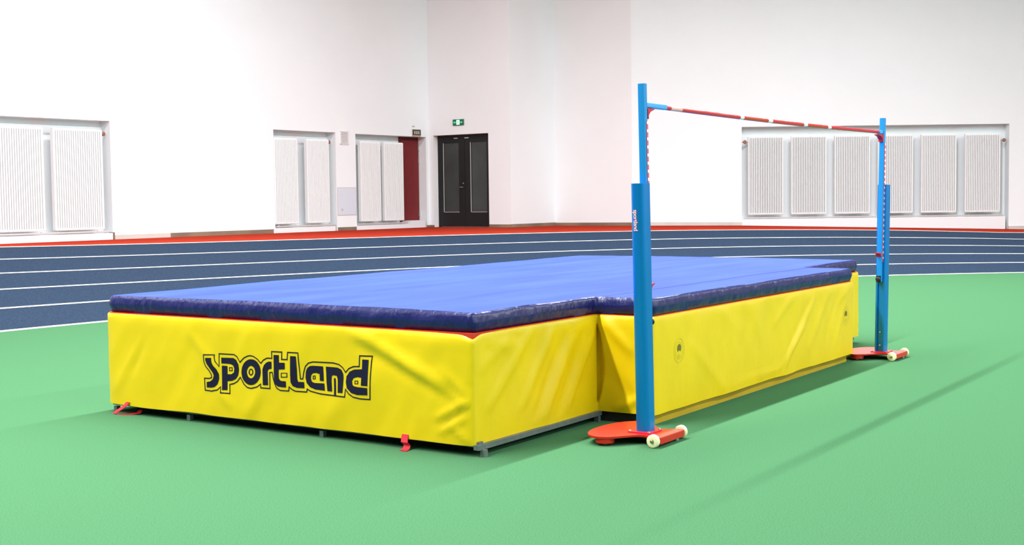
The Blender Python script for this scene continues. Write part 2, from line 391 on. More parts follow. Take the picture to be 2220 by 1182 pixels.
for i, (x, lab) in enumerate(((6.62, 'leftmost white column radiator in the long right wall niche'), (7.82, 'second white column radiator from the left in the long right wall niche'),
        (9.03, 'white column radiator left of and nearest to the far high jump post'), (10.23, 'white column radiator partly hidden behind the far high jump post'),
        (11.44, 'second white column radiator from the right end of the long right niche'), (12.66, 'rightmost white column radiator in the long right wall niche'))):
    r = sq_ if i == 0 else copy_tree(sq_)
    put_rad(r, x, 36.05 + 0.09, 0.955 - 0.0 * i, 0, lab, G2)
    
# heating pipes with valves
def pipe_run(lab, P, rz, L, z, valves):
    t = empty('heating_pipe', P, rz); tag(t, lab, 'pipe', 'heating pipes under the radiators')
    mb = MB(); mb.tube((0.02, -0.055, 0.035), (L - 0.02, -0.055, 0.035), 0.02, 8); mb.build('supply_pipe', M_pipe, t)
    for x in valves:
        mb = MB(); mb.tube((x, -0.055, 0.035), (x, -0.055, 0.068), 0.018, 8); mb.build('riser', M_pipe, t)
    return t
q = lw(-21.0, -0.07); p1 = pipe_run('grey heating pipe below the two wide radiators at far left', (q.x, q.y, 0.845), RZL, 6.0, 0, (3.3, 4.3, 4.7, 5.7))
q = lw(-10.02, -0.07); p2 = pipe_run('grey heating pipe below the radiators left of the vent grille', (q.x, q.y, 0.825), RZL, 2.15, 0, (0.1, 0.7, 1.2, 1.85))
q = lw(-7.03, -0.07); p3 = pipe_run('grey heating pipe below the radiators beside the red door', (q.x, q.y, 0.815), RZL, 2.1, 0, (0.25, 0.85, 1.2, 1.85))
p4 = pipe_run('long grey heating pipe below the six radiators on the right wall', (6.50, 36.05 + 0.13, 0.835), 0, 7.3, 0, (0.3, 1.0, 1.5, 2.1, 2.7, 3.3, 3.9, 4.5, 5.1, 5.8, 6.3, 7.0))
def valve(lab, P, rz):
    t = empty('radiator_valve', P, rz); tag(t, lab, 'valve', 'radiator valves high in the niches')
    mb = MB(); mb.tube((-0.09, 0, 0), (0.09, 0, 0), 0.018, 10); mb.build('pipe_stub', M_pipe, t)
    mb = MB(); mb.lathe([(0, 0.03), (0.012, 0.05), (0.035, 0.052), (0.05, 0.03)], (0, -0.02, 0), (0, -1, 0), 14); mb.build('hand_wheel', M_brass, t)
q = lw(-15.03, -0.14); valve('small valve beside the top of the wide far left radiator', (q.x, q.y, 3.03), RZL)
q = lw(-7.98, -0.14); valve('small valve beside the top of the radiator left of the vent grille', (q.x, q.y, 3.04), RZL)
q = lw(-6.975, -0.20); valve('small valve at top left of the radiator right of the access panel', (q.x, q.y, 3.02), RZL)
valve('red brown valve at the left end of the long right niche', (6.53, 36.12, 2.99), 0); valve('red brown valve at the right end of the long right niche', (13.76, 36.14, 2.96), 0)

# ------------------------------------------------------------------ signs, vent, panel
def lframe(s, z):
    q = lw(s, 0.001); return empty_at(q.x, q.y, z, RZL)
def empty_at(x, y, z, rz): return (x, y, z), rz
(loc, rz) = lframe(-7.50, 3.17)
t = empty('vent_grille', loc, rz); tag(t, 'small white louvred vent grille high between two radiator niches', 'vent')
mb = MB(); mb.box(-0.155, 0.155, -0.006, 0, -0.175, 0.175); mb.build('back_plate', M_ventd, t)
mb = MB(); 
for a in ((-0.16, -0.135, -0.18, 0.18), (0.135, 0.16, -0.18, 0.18), (-0.16, 0.16, 0.155, 0.18), (-0.16, 0.16, -0.18, -0.155)): mb.box(a[0], a[1], -0.022, 0, a[2], a[3])
mb.build('frame', M_vent, t)
sl = None
for i in range(8):
    if sl is None:
        mb = MB(); mb.box(-0.135, 0.135, -0.018, -0.006, -0.011, 0.011); sl = mb.build('slat', M_vent, t); o = sl
    else: o = sl.copy(); COL.objects.link(o); o.parent = t
    o.location = (0, 0, -0.133 + i * 0.038)
(loc, rz) = lframe(-7.44, 1.475)
t = empty('access_panel', loc, rz); tag(t, 'pale blue grey flush access panel low on the wall between two radiator niches', 'panel')
mb = MB(); mb.box(-0.35, 0.35, -0.008, 0, -0.36, 0.36); mb.build('door_panel', M_panel, t)
mb = MB(); mb.box(-0.365, 0.365, -0.004, 0, -0.375, 0.375); mb.build('frame', M_pipe, t)
mb = MB(); mb.box(-0.22, -0.16, -0.014, -0.008, -0.25, -0.19); mb.build('latch', M_pipe, t)
(loc, rz) = lframe(-4.54, 3.395)
t = empty('door_sign', loc, rz); tag(t, 'small dark sign with pale characters above the red door', 'sign')
mb = MB(); mb.box(-0.185, 0.185, -0.02, 0, -0.105, 0.105); mb.build('sign_frame', M_signf, t)
mb = MB(); mb.box(-0.17, 0.17, -0.026, -0.02, -0.065, 0.09); mb.build('sign_face', M_signd, t)
for k, x in enumerate((-0.085, 0.0, 0.085)):            # three pale characters
    mb = MB()
    for a in ((-0.03, 0.03, 0.022, 0.034), (-0.006, 0.006, -0.04, 0.045), (-0.03, 0.03, -0.012, 0.0), (-0.028 + 0.01 * k, 0.028, -0.045, -0.034), (-0.03, -0.02, -0.03, 0.03 - 0.02 * k)): mb.box(x + a[0], x + a[1], -0.029, -0.026, a[2] + 0.01, a[3] + 0.01)
    mb.build('character', M_signt, t)
(loc, rz) = lframe(-4.66, 3.575)
t = empty('wall_label', loc, rz); tag(t, 'tiny pale grey label on the wall just above the dark door sign', 'label')
mb = MB(); mb.box(-0.05, 0.05, -0.006, 0, -0.02, 0.02); mb.build('label_plate', M_signf, t)
mb = MB(); mb.box(-0.035, 0.035, -0.008, -0.006, -0.004, 0.004); mb.build('label_line', M_signt, t)

e0 = C0 + DD * 1.11
t = empty('exit_sign', (e0.x, e0.y, 3.67), math.atan2(DD.y, DD.x)); tag(t, 'lit green emergency exit sign above the dark double door', 'sign')
mb = MB(); mb.box(-0.19, 0.19, -0.035, 0, -0.085, 0.085); mb.build('light_box', M_exit_box, t)
mb = MB(); mb.box(-0.055, 0.055, -0.039, -0.035, -0.065, 0.065); mb.build('doorway_symbol', M_exit_lit, t)
mb = MB(); mb.lathe([(0, 0.012), (0.003, 0.012)], (0.008, -0.039, 0.038), (0, -1, 0), 10)
mb.prism([(-0.02, 0.02), (0.0, 0.028), (0.025, 0.012), (0.012, 0.004), (0.008, -0.01), (0.03, -0.03), (0.022, -0.04), (-0.004, -0.018), (-0.03, -0.045), (-0.036, -0.034), (-0.012, -0.008), (-0.008, 0.008), (-0.03, 0.004)], 0.0, 0.003, Matrix(((1, 0, 0, 0), (0, 0, -1, -0.039), (0, 1, 0, 0), (0, 0, 0, 1))))
mb.build('running_figure', M_exit_txt, t)
for sx in (-1, 1):
    mb = MB(); x = 0.12 * sx
    mb.prism([(x - 0.045 * sx, 0.012), (x + 0.01 * sx, 0.012), (x + 0.01 * sx, 0.03), (x + 0.045 * sx, 0.0), (x + 0.01 * sx, -0.03), (x + 0.01 * sx, -0.012), (x - 0.045 * sx, -0.012)], 0.0, 0.003, Matrix(((1, 0, 0, 0), (0, 0, -1, -0.036), (0, 1, 0, 0), (0, 0, 0, 1))))
    mb.build('arrow_symbol', M_exit_txt, t)

# ================================================================== LANDING MAT
LA, LT, LW_, SS = 3.2813, 6.7276, 1.4237, 0.4279
Z0, Z1, Z2 = 0.068, 0.716, 0.836
RZM = PI / 2 - YAW
matroot = empty('landing_mat', (MO.x, MO.y, 0), RZM)
tag(matroot, 'large high jump landing mat, blue top and yellow sides, on a steel frame', 'landing mat')
# local frame: x = along the run-up face (v), y = away from the run-up (u)
def ring(poly, radii, step, steps={}):
    """outline points with outward normals; every run carries its edge number and distance"""
    n = len(poly); out = []
    segs = []
    for i in range(n):
        p = Vector(poly[i]); a = Vector(poly[i - 1]); c = Vector(poly[(i + 1) % n]); r = radii[i]
        d0 = (p - a).normalized(); d1 = (c - p).normalized(); cr = d0.x * d1.y - d0.y * d1.x
        if r > 0: segs.append((p - d0 * r, p + d1 * r, d0, d1, r, cr))
        else: segs.append((p, p, d0, d1, 0, cr))
    orient = sum(poly[i][0] * poly[(i + 1) % n][1] - poly[(i + 1) % n][0] * poly[i][1] for i in range(n)); sg = 1 if orient > 0 else -1
    for i in range(n):
        A, Bq, d0, d1, r, cr = segs[i]
        if r > 0:
            k = 5
            for j in range(k + 1):
                t = j / k; d = (d0 * (1 - t) + d1 * t).normalized()
                p = (A * (1 - t) ** 2 + Vector(poly[i]) * 2 * t * (1 - t) + Bq * t * t)
                out.append((p, Vector((d.y, -d.x)) * sg, i if t > 0.5 else (i - 1) % n, 0.0))
        else:
            out.append((A, (Vector((d0.y, -d0.x)) + Vector((d1.y, -d1.x))).normalized() * sg, i, 0.0))
        E_ = segs[(i + 1) % n][0]; L = (E_ - Bq).length; m = max(1, int(L / steps.get(i, step)))
        for j in range(1, m):
            t = j / m; p = Bq * (1 - t) + E_ * t; out.append((p, Vector((d1.y, -d1.x)) * sg, i, 0.0))
    return out
POLY = [(0, LA), (0, 0), (LW_, 0), (LW_, -SS), (LT - LW_, -SS), (LT - LW_, 0), (LT, 0), (LT, LA)]
# edges: 0 near end face, 1 near wing, 2 notch side, 3 run-up face, 4 far notch side, 5 far wing, 6 far end, 7 back
CRE = {0: [(2.744, .666, 3.13, .185, .035, .006), (2.768, .648, 2.95, .329, .03, -.006), (2.352, .604, 2.115, .382, .04, .006), (1.80, .646, 1.896, .457, .05, .005), (0.92, .70, .222, .42, .05, .014), (0.85, .60, .15, .33, .04, -.010),
            (0.567, .537, .057, .297, .03, .009), (0.22, .503, .04, .352, .02, .008), (.03, .326, .26, .212, .018, .012), (.058, .229, .228, .132, .018, .012), (.143, .167, .034, .082, .02, .010), (1.99, .1425, 2.077, .229, .03, .006), (1.82, .095, 1.71, .256, .04, .006), (.05, .28, .24, .17, .015, -.008), (1.2, .1, .8, .4, .12, .008), (2.9, .12, 2.6, .5, .2, .006)],
       1: [(.612, .675, .153, .28, .05, .010), (.88, .68, .5, .23, .04, .011), (1.107, .6, .76, .135, .035, .012), (1.40, .66, 1.04, .154, .03, .011), (.356, .643, .064, .51, .05, .007), (1.0, .62, .66, .16, .03, -.009), (1.25, .63, .92, .14, .03, -.009), (.15, .66, .45, .60, .04, .006)],
       2: [(.04, .70, .25, .5, .05, .012), (.1, .3, .3, .15, .07, -.006), (.15, .1, .4, .2, .03, .012)],
       3: [(4.31, .64, 3.68, .15, .03, .014), (4.09, .447, 3.57, .126, .022, .012), (5.24, .72, 4.94, .577, .03, .010), (1.96, .49, 2.48, .12, .05, .009), (3.0, .103, 3.57, .126, .018, .006), (3.96, .75, 3.47, .5, .05, .010), (2.37, .76, 2.77, .49, .06, .008), (3.57, .15, 2.6, .12, .02, .004),
           (4.15, .60, 3.60, .13, .025, -.010), (4.7, .70, 4.2, .25, .06, .009), (5.1, .6, 4.8, .2, .04, .009), (4.95, .72, 4.6, .3, .04, -.007), (3.2, .7, 2.9, .3, .10, .006), (2.0, .7, 1.7, .2, .10, -.006)]}
def seglen(px, pz, c):
    ax, az, bx, bz = c[:4]; dx, dz = bx - ax, bz - az; L2 = dx * dx + dz * dz
    t = max(0, min(1, ((px - ax) * dx + (pz - az) * dz) / L2)); cx, cz = ax + dx * t, az + dz * t
    side = (px - ax) * dz - (pz - az) * dx
    return math.hypot(px - cx, pz - cz), (1 if side > 0 else -1), t
WK = 1.35
def disp(e, c, z):
    """outward bulge of the yellow cover on edge e at coordinate c (u or v) and height z"""
    L = {0: (0, LA), 1: (0, LW_), 2: (0, SS), 3: (LW_, LT - LW_), 4: (0, SS), 5: (LT - LW_, LT), 6: (0, LA), 7: (0, LT)}[e]
    fe = min(1, (c - L[0]) / 0.06, (L[1] - c) / 0.06); fe = max(0, fe)
    if e == 0: fe = max(0, min(1, c / 0.03, (L[1] - c) / 0.12))
    fz = min(1, (Z1 - z) / 0.05); fz = max(0, fz)
    d = 0.012 * noise.noise(Vector((c * 1.3, z * 1.6, e * 7.3))) + 0.007 * noise.noise(Vector((c * 3.1 + z * 2.2, z * 2.0, e * 3.1 + 5))) + 0.0035 * noise.noise(Vector((c * 8.0 + z * 5.0, z * 1.8 - c * 0.6, e * 1.7 + 11)))
    for cr in CRE.get(e, ()):
        r, sd, t = seglen(c, z, cr); wdt = cr[4] * 0.78
        if r < 3 * wdt: d += (WK if e != 3 else 0.95) * cr[5] * math.exp(-(r / wdt) ** 2) * (0.35 + 0.65 * math.sin(PI * min(1, max(0, 0.15 + 0.7 * t))))
    return (d + 0.006) * fe * fz
def hem(e, c):
    return Z0 + 0.006 * noise.noise(Vector((c * 2.3, e * 5.0, 1.0))) - (0.004 if e == 0 else 0)
RG = ring(POLY, [0.12, 0.02, 0.012, 0.02, 0.03, 0.02, 0.05, 0.10], 0.03, {2: 0.01, 6: 0.2, 7: 0.2})
ROWS = 26
def dip(p): return 0.024 * math.exp(-(p.length / 0.055) ** 2) + 0.005 * math.exp(-(p.length / 0.25) ** 2)
def coord(e, p): return p.y if e in (0, 6) else (-p.y if e in (2, 4) else p.x)
mb = MB(); vs = []; fs = []; N = len(RG)
for k in range(ROWS + 3):
    for p, nn, e, _ in RG:
        c = coord(e, p); zb = hem(e, c)
        if k <= ROWS:
            zt = Z1 - 0.008 - dip(p); z = zb + (zt - zb) * k / ROWS; d = disp(e, c, z)
            if e == 2:                                                # pleat at the inner corner
                wz = 0.045 * max(0, math.sin(PI * min(1, max(0, (z - 0.12) / 0.53)))) ** 0.7
                wz *= 1.3
                if c < wz and z > 0.13: d -= 0.042 * (1 - (c / wz) ** 2)
        elif k == ROWS + 1: z = Z1 - dip(p); d = -0.006
        else: z = Z1 - 0.004 - dip(p); d = -0.009 if dip(p) > 0.002 else -0.10
        vs.append((p.x + nn.x * d, p.y + nn.y * d, z))
for k in range(ROWS + 2):
    for i in range(N):
        j = (i + 1) % N; fs.append((k * N + i, k * N + j, (k + 1) * N + j, (k + 1) * N + i))
mb.add(vs, fs)
cover = mb.build('yellow_cover', M_yellow, matroot, smooth=True, sharp=60); cover['label'] = 'glossy creased yellow vinyl side cover'
# dark core closing the mat below and above
def inset_poly(d): return [(d, LA - d), (d, d), (LW_ + d, d), (LW_ + d, -SS + d), (LT - LW_ - d, -SS + d), (LT - LW_ - d, d), (LT - d, d), (LT - d, LA - d)]
mb = MB(); mb.prism(inset_poly(0.075), Z0 + 0.03, Z1 - 0.05); mb.build('foam_core', M_under, matroot)
def rpoly(d): return [(p.x - nn.x * d, p.y - nn.y * d) for p, nn, e, _ in RG]
mb = MB(); mb.prism(inset_poly(0.16), 0.0, Z0 + 0.03); mb.build('underside_dark_block', M_under, matroot)  # black block added so the gap under the mat reads as deep shade
mb = MB(); mb.box(LW_ + 0.028, LW_ + 0.056, -SS + 0.05, 0.10, 0.0, Z0 + 0.02); mb.build('notch_dark_panel', M_under, matroot)  # black panel added to put shade into the notch below the hem
mb = MB(); mb.prism(rpoly(0.011), Z1 - 0.045, Z1 + 0.005); tr = mb.build('trim_band', M_orange, matroot); tr['label'] = 'thin orange red joining band'
mb = MB(); mb.prism(rpoly(0.014), Z0 + 0.000, Z0 + 0.010); mb.build('bottom_hem', M_orange, matroot)

# blue pad on top
def pad_in(x, y): return y >= (-SS if LW_ < x < LT - LW_ else 0) and 0 <= x <= LT and y <= LA
PI_ = 0.006
PP = [(PI_ + 0.012, LA - 0.012), (PI_ + 0.012, PI_), (LW_ + 0.0, PI_ - 0.004), (LW_ + 0.0, -SS - 0.003), (LT - LW_ - 0.01, -SS - 0.003), (LT - LW_ - 0.01, PI_), (LT - 0.02, PI_), (LT - 0.02, LA - 0.02)]
PG = ring(PP, [0.10, 0.05, 0.03, 0.04, 0.06, 0.03, 0.05, 0.12], 0.035)
def topz(x, y):
    d = 0.006 * noise.noise(Vector((x * 0.9, y * 0.9, 3))) + 0.003 * noise.noise(Vector((x * 2.5, y * 6, 9)))
    return Z2 + d + 0.008 * math.sin(PI * min(1, max(0, y / LA)))
def padwr(p, e, z):
    c = coord(e, p); return 0.006 * noise.noise(Vector((c * 5, z * 14, e * 3.3))) + 0.004 * noise.noise(Vector((c * 17, z * 9, e * 1.3)))
prof = [(0.04, Z1 + 0.005), (0.014, Z1 + 0.008), (0.006, Z1 + 0.035), (-0.002, Z1 + 0.058), (-0.001, Z1 + 0.072), (0.006, Z1 + 0.098), (0.012, Z1 + 0.112), (0.026, None)]
vs = []; fs = []; N = len(PG); mb = MB()
for k, (ins, z) in enumerate(prof):
    for p, nn, e, _ in PG:
        if z is None: q = p - nn * ins; zz = topz(q.x, q.y)
        else:
            wv = padwr(p, e, z) if 1 < k < 7 else 0; q = p - nn * (ins - wv); zz = z + (wv * 0.4 if k > 2 else 0)
        vs.append((q.x, q.y, zz))
for k in range(len(prof) - 1):
    for i in range(N): j = (i + 1) % N; fs.append((k * N + i, k * N + j, (k + 1) * N + j, (k + 1) * N + i))
mb.add(vs, fs); pad = mb.build('top_pad', M_navy, matroot, smooth=True, sharp=70); pad['label'] = 'dark navy vinyl edge of the top cushion'
# light blue mesh top, filled inside the pad's upper edge
bm = bmesh.new(); loop = []
for p, nn, e, _ in PG: q = p - nn * 0.0255; loop.append(bm.verts.new((q.x, q.y, 0)))
for i in range(N): bm.edges.new((loop[i], loop[(i + 1) % N]))
bmesh.ops.triangle_fill(bm, use_beauty=True, edges=bm.edges[:])
for X in [i * 0.24 for i in range(1, 28)]:
    bmesh.ops.bisect_plane(bm, geom=bm.verts[:] + bm.edges[:] + bm.faces[:], plane_co=(X, 0, 0), plane_no=(1, 0, 0))
for Y in [-0.2 + i * 0.18 for i in range(1, 20)]:
    bmesh.ops.bisect_plane(bm, geom=bm.verts[:] + bm.edges[:] + bm.faces[:], plane_co=(0, Y, 0), plane_no=(0, 1, 0))
for v in bm.verts: v.co.z = topz(v.co.x, v.co.y) + 0.0005
bmesh.ops.recalc_face_normals(bm, faces=bm.faces)
if sum(f.normal.z for f in bm.faces) < 0: bmesh.ops.reverse_faces(bm, faces=bm.faces)
me = bpy.data.meshes.new('mesh_top'); bm.to_mesh(me); bm.free(); me.materials.append(M_topblue); me.shade_smooth()
o = bpy.data.objects.new('mesh_top', me); COL.objects.link(o); o.parent = matroot; o['label'] = 'light blue mesh fabric surface'
def seam(x0, y0, x1, y1, wd, m=M_seam):
    mb = MB(); n = 60; vs = []; fs = []
    d = Vector((x1 - x0, y1 - y0)).normalized(); nn = Vector((-d.y, d.x)) * wd / 2
    for i in range(n + 1):
        p = Vector((x0 + (x1 - x0) * i / n, y0 + (y1 - y0) * i / n))
        for s in (-1, 1): q = p + nn * s; vs.append((q.x, q.y, topz(q.x, q.y) + 0.006))
    for i in range(n): a = 2 * i; fs.append((a, a + 1, a + 3, a + 2))
    mb.add(vs, fs); return mb.build('seam', m, matroot)
seam(LW_ + 0.03, -0.03, LT - LW_ + 0.2, -0.02, 0.010)
seam(0.06, LA * 0.80, LT - 0.1, LA * 0.80, 0.006)
# ochre box under the run-up section
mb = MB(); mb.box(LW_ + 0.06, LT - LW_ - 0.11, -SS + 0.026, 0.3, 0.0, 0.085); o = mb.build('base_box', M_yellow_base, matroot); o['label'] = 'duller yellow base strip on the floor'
# steel frame and legs
fr = [(-0.0, -0.06, LT + 0.02, -0.02), (0.02, LA - 0.05, LT - 0.02, LA - 0.01), (0.005, -0.05, 0.045, LA - 0.03), (LT - 0.04, -0.05, LT, LA - 0.03), (LW_ * 0 + 2.2, -0.05, 2.24, LA - 0.03), (4.4, -0.05, 4.44, LA - 0.03)]
for x0, y0, x1, y1 in ((0.0, -0.032, LW_ + 0.01, 0.006), (LT - LW_ + 0.02, 0.0, LT - 0.15, 0.04), (0.14, LA - 0.06, LT - 0.15, LA - 0.02), (0.022, -0.02, 0.062, LA - 0.07), (LT - 0.19, 0.04, LT - 0.15, LA - 0.12), (0.062, 1.6, LT - 0.19, 1.64), (2.2, 0.3, 2.24, LA - 0.05), (4.4, 0.3, 4.44, LA - 0.05)):
    mb = MB(); zz = 0.052 if x0 == 0.022 else 0.040; mb.box(x0, x1, y0, y1, zz, zz + (0.033 if x0 == 0.022 else 0.029)); mb.build('frame_tube', M_galv, matroot)
leg0 = None
for x, y in ((0.040, -0.040), (0.04, 1.21), (0.04, 2.43), (0.04, 3.19), (LW_ - 0.03, -0.02), (LT - LW_ + 0.05, 0.03), (LT - 0.17, 0.03), (LT - 0.17, 1.6), (LT - 0.17, LA - 0.1), (2.22, LA - 0.05), (4.42, LA - 0.05)):
    if leg0 is None:
        mb = MB(); mb.box(-0.016, 0.016, -0.016, 0.016, 0.0, 0.042); leg0 = mb.build('leg', M_galv, matroot); o = leg0
    else: o = leg0.copy(); COL.objects.link(o); o.parent = matroot
    o.location = (x, y, 0)
# red webbing straps hanging at the near end
def ribbon(name, pts, side, m, parent):
    mb = MB(); vs = []; fs = []; sd = Vector(side)
    th = 0.002
    for i, p in enumerate(pts):
        p = Vector(p); d = (Vector(pts[min(i + 1, len(pts) - 1)]) - Vector(pts[max(i - 1, 0)])).normalized(); nn = d.cross(sd).normalized() * th
        vs += [p - sd / 2 - nn, p + sd / 2 - nn, p + sd / 2 + nn, p - sd / 2 + nn]
    for i in range(len(pts) - 1):
        for j in range(4): a = i * 4; fs.append((a + j, a + (j + 1) % 4, a + 4 + (j + 1) % 4, a + 4 + j))
    fs += [(0, 3, 2, 1), tuple(len(pts) * 4 - 4 + j for j in range(4))]
    mb.add(vs, fs); return mb.build(name, m, parent, smooth=True)
ribbon('strap', [(-0.012, 0.50, 0.09), (-0.022, 0.50, 0.062), (-0.030, 0.495, 0.045), (-0.012, 0.488, 0.028), (-0.03, 0.48, 0.010), (-0.05, 0.475, 0.004), (-0.075, 0.47, 0.003)], (0, 0.05, 0), M_strap, matroot)
ribbon('strap', [(-0.010, 3.01, 0.09), (-0.020, 3.025, 0.065), (-0.033, 3.06, 0.040), (-0.045, 3.10, 0.016), (-0.05, 3.11, 0.005), (-0.045, 3.09, 0.002), (-0.03, 3.04, 0.002), (0.00, 2.99, 0.004), (0.03, 2.95, 0.010), (0.045, 2.94, 0.03)], (0.012, 0.050, 0), M_strap, matroot)

# printed name on the near end face
def decal(name, loops, m, parent, e=0, off=0.0022, face=None):
    bm = bmesh.new()
    for lp in loops:
        vv = [bm.verts.new((c, z, 0)) for c, z in lp]
        for i in range(len(vv)): bm.edges.new((vv[i], vv[(i + 1) % len(vv)]))
    bmesh.ops.triangle_fill(bm, use_beauty=True, edges=bm.edges[:])
    for _ in range(3):
        le = [ed for ed in bm.edges if ed.calc_length() > 0.035]
        if le: bmesh.ops.subdivide_edges(bm, edges=le, cuts=1); bmesh.ops.triangulate(bm, faces=bm.faces[:])
    for v in bm.verts:
        c, z = v.co.x, v.co.y; d = disp(e, c, z) + off
        v.co = Vector((-d, c, z)) if e == 0 else Vector((c, -SS - d, z))
    want = Vector((-1, 0, 0)) if e == 0 else Vector((0, -1, 0))
    for f in bm.faces:
        f.normal_update()
        if f.normal.dot(want) < 0: f.normal_flip()
    me = bpy.data.meshes.new(name); bm.to_mesh(me); bm.free(); me.materials.append(m)
    o = bpy.data.objects.new(name, me); COL.objects.link(o); o.parent = parent; return o
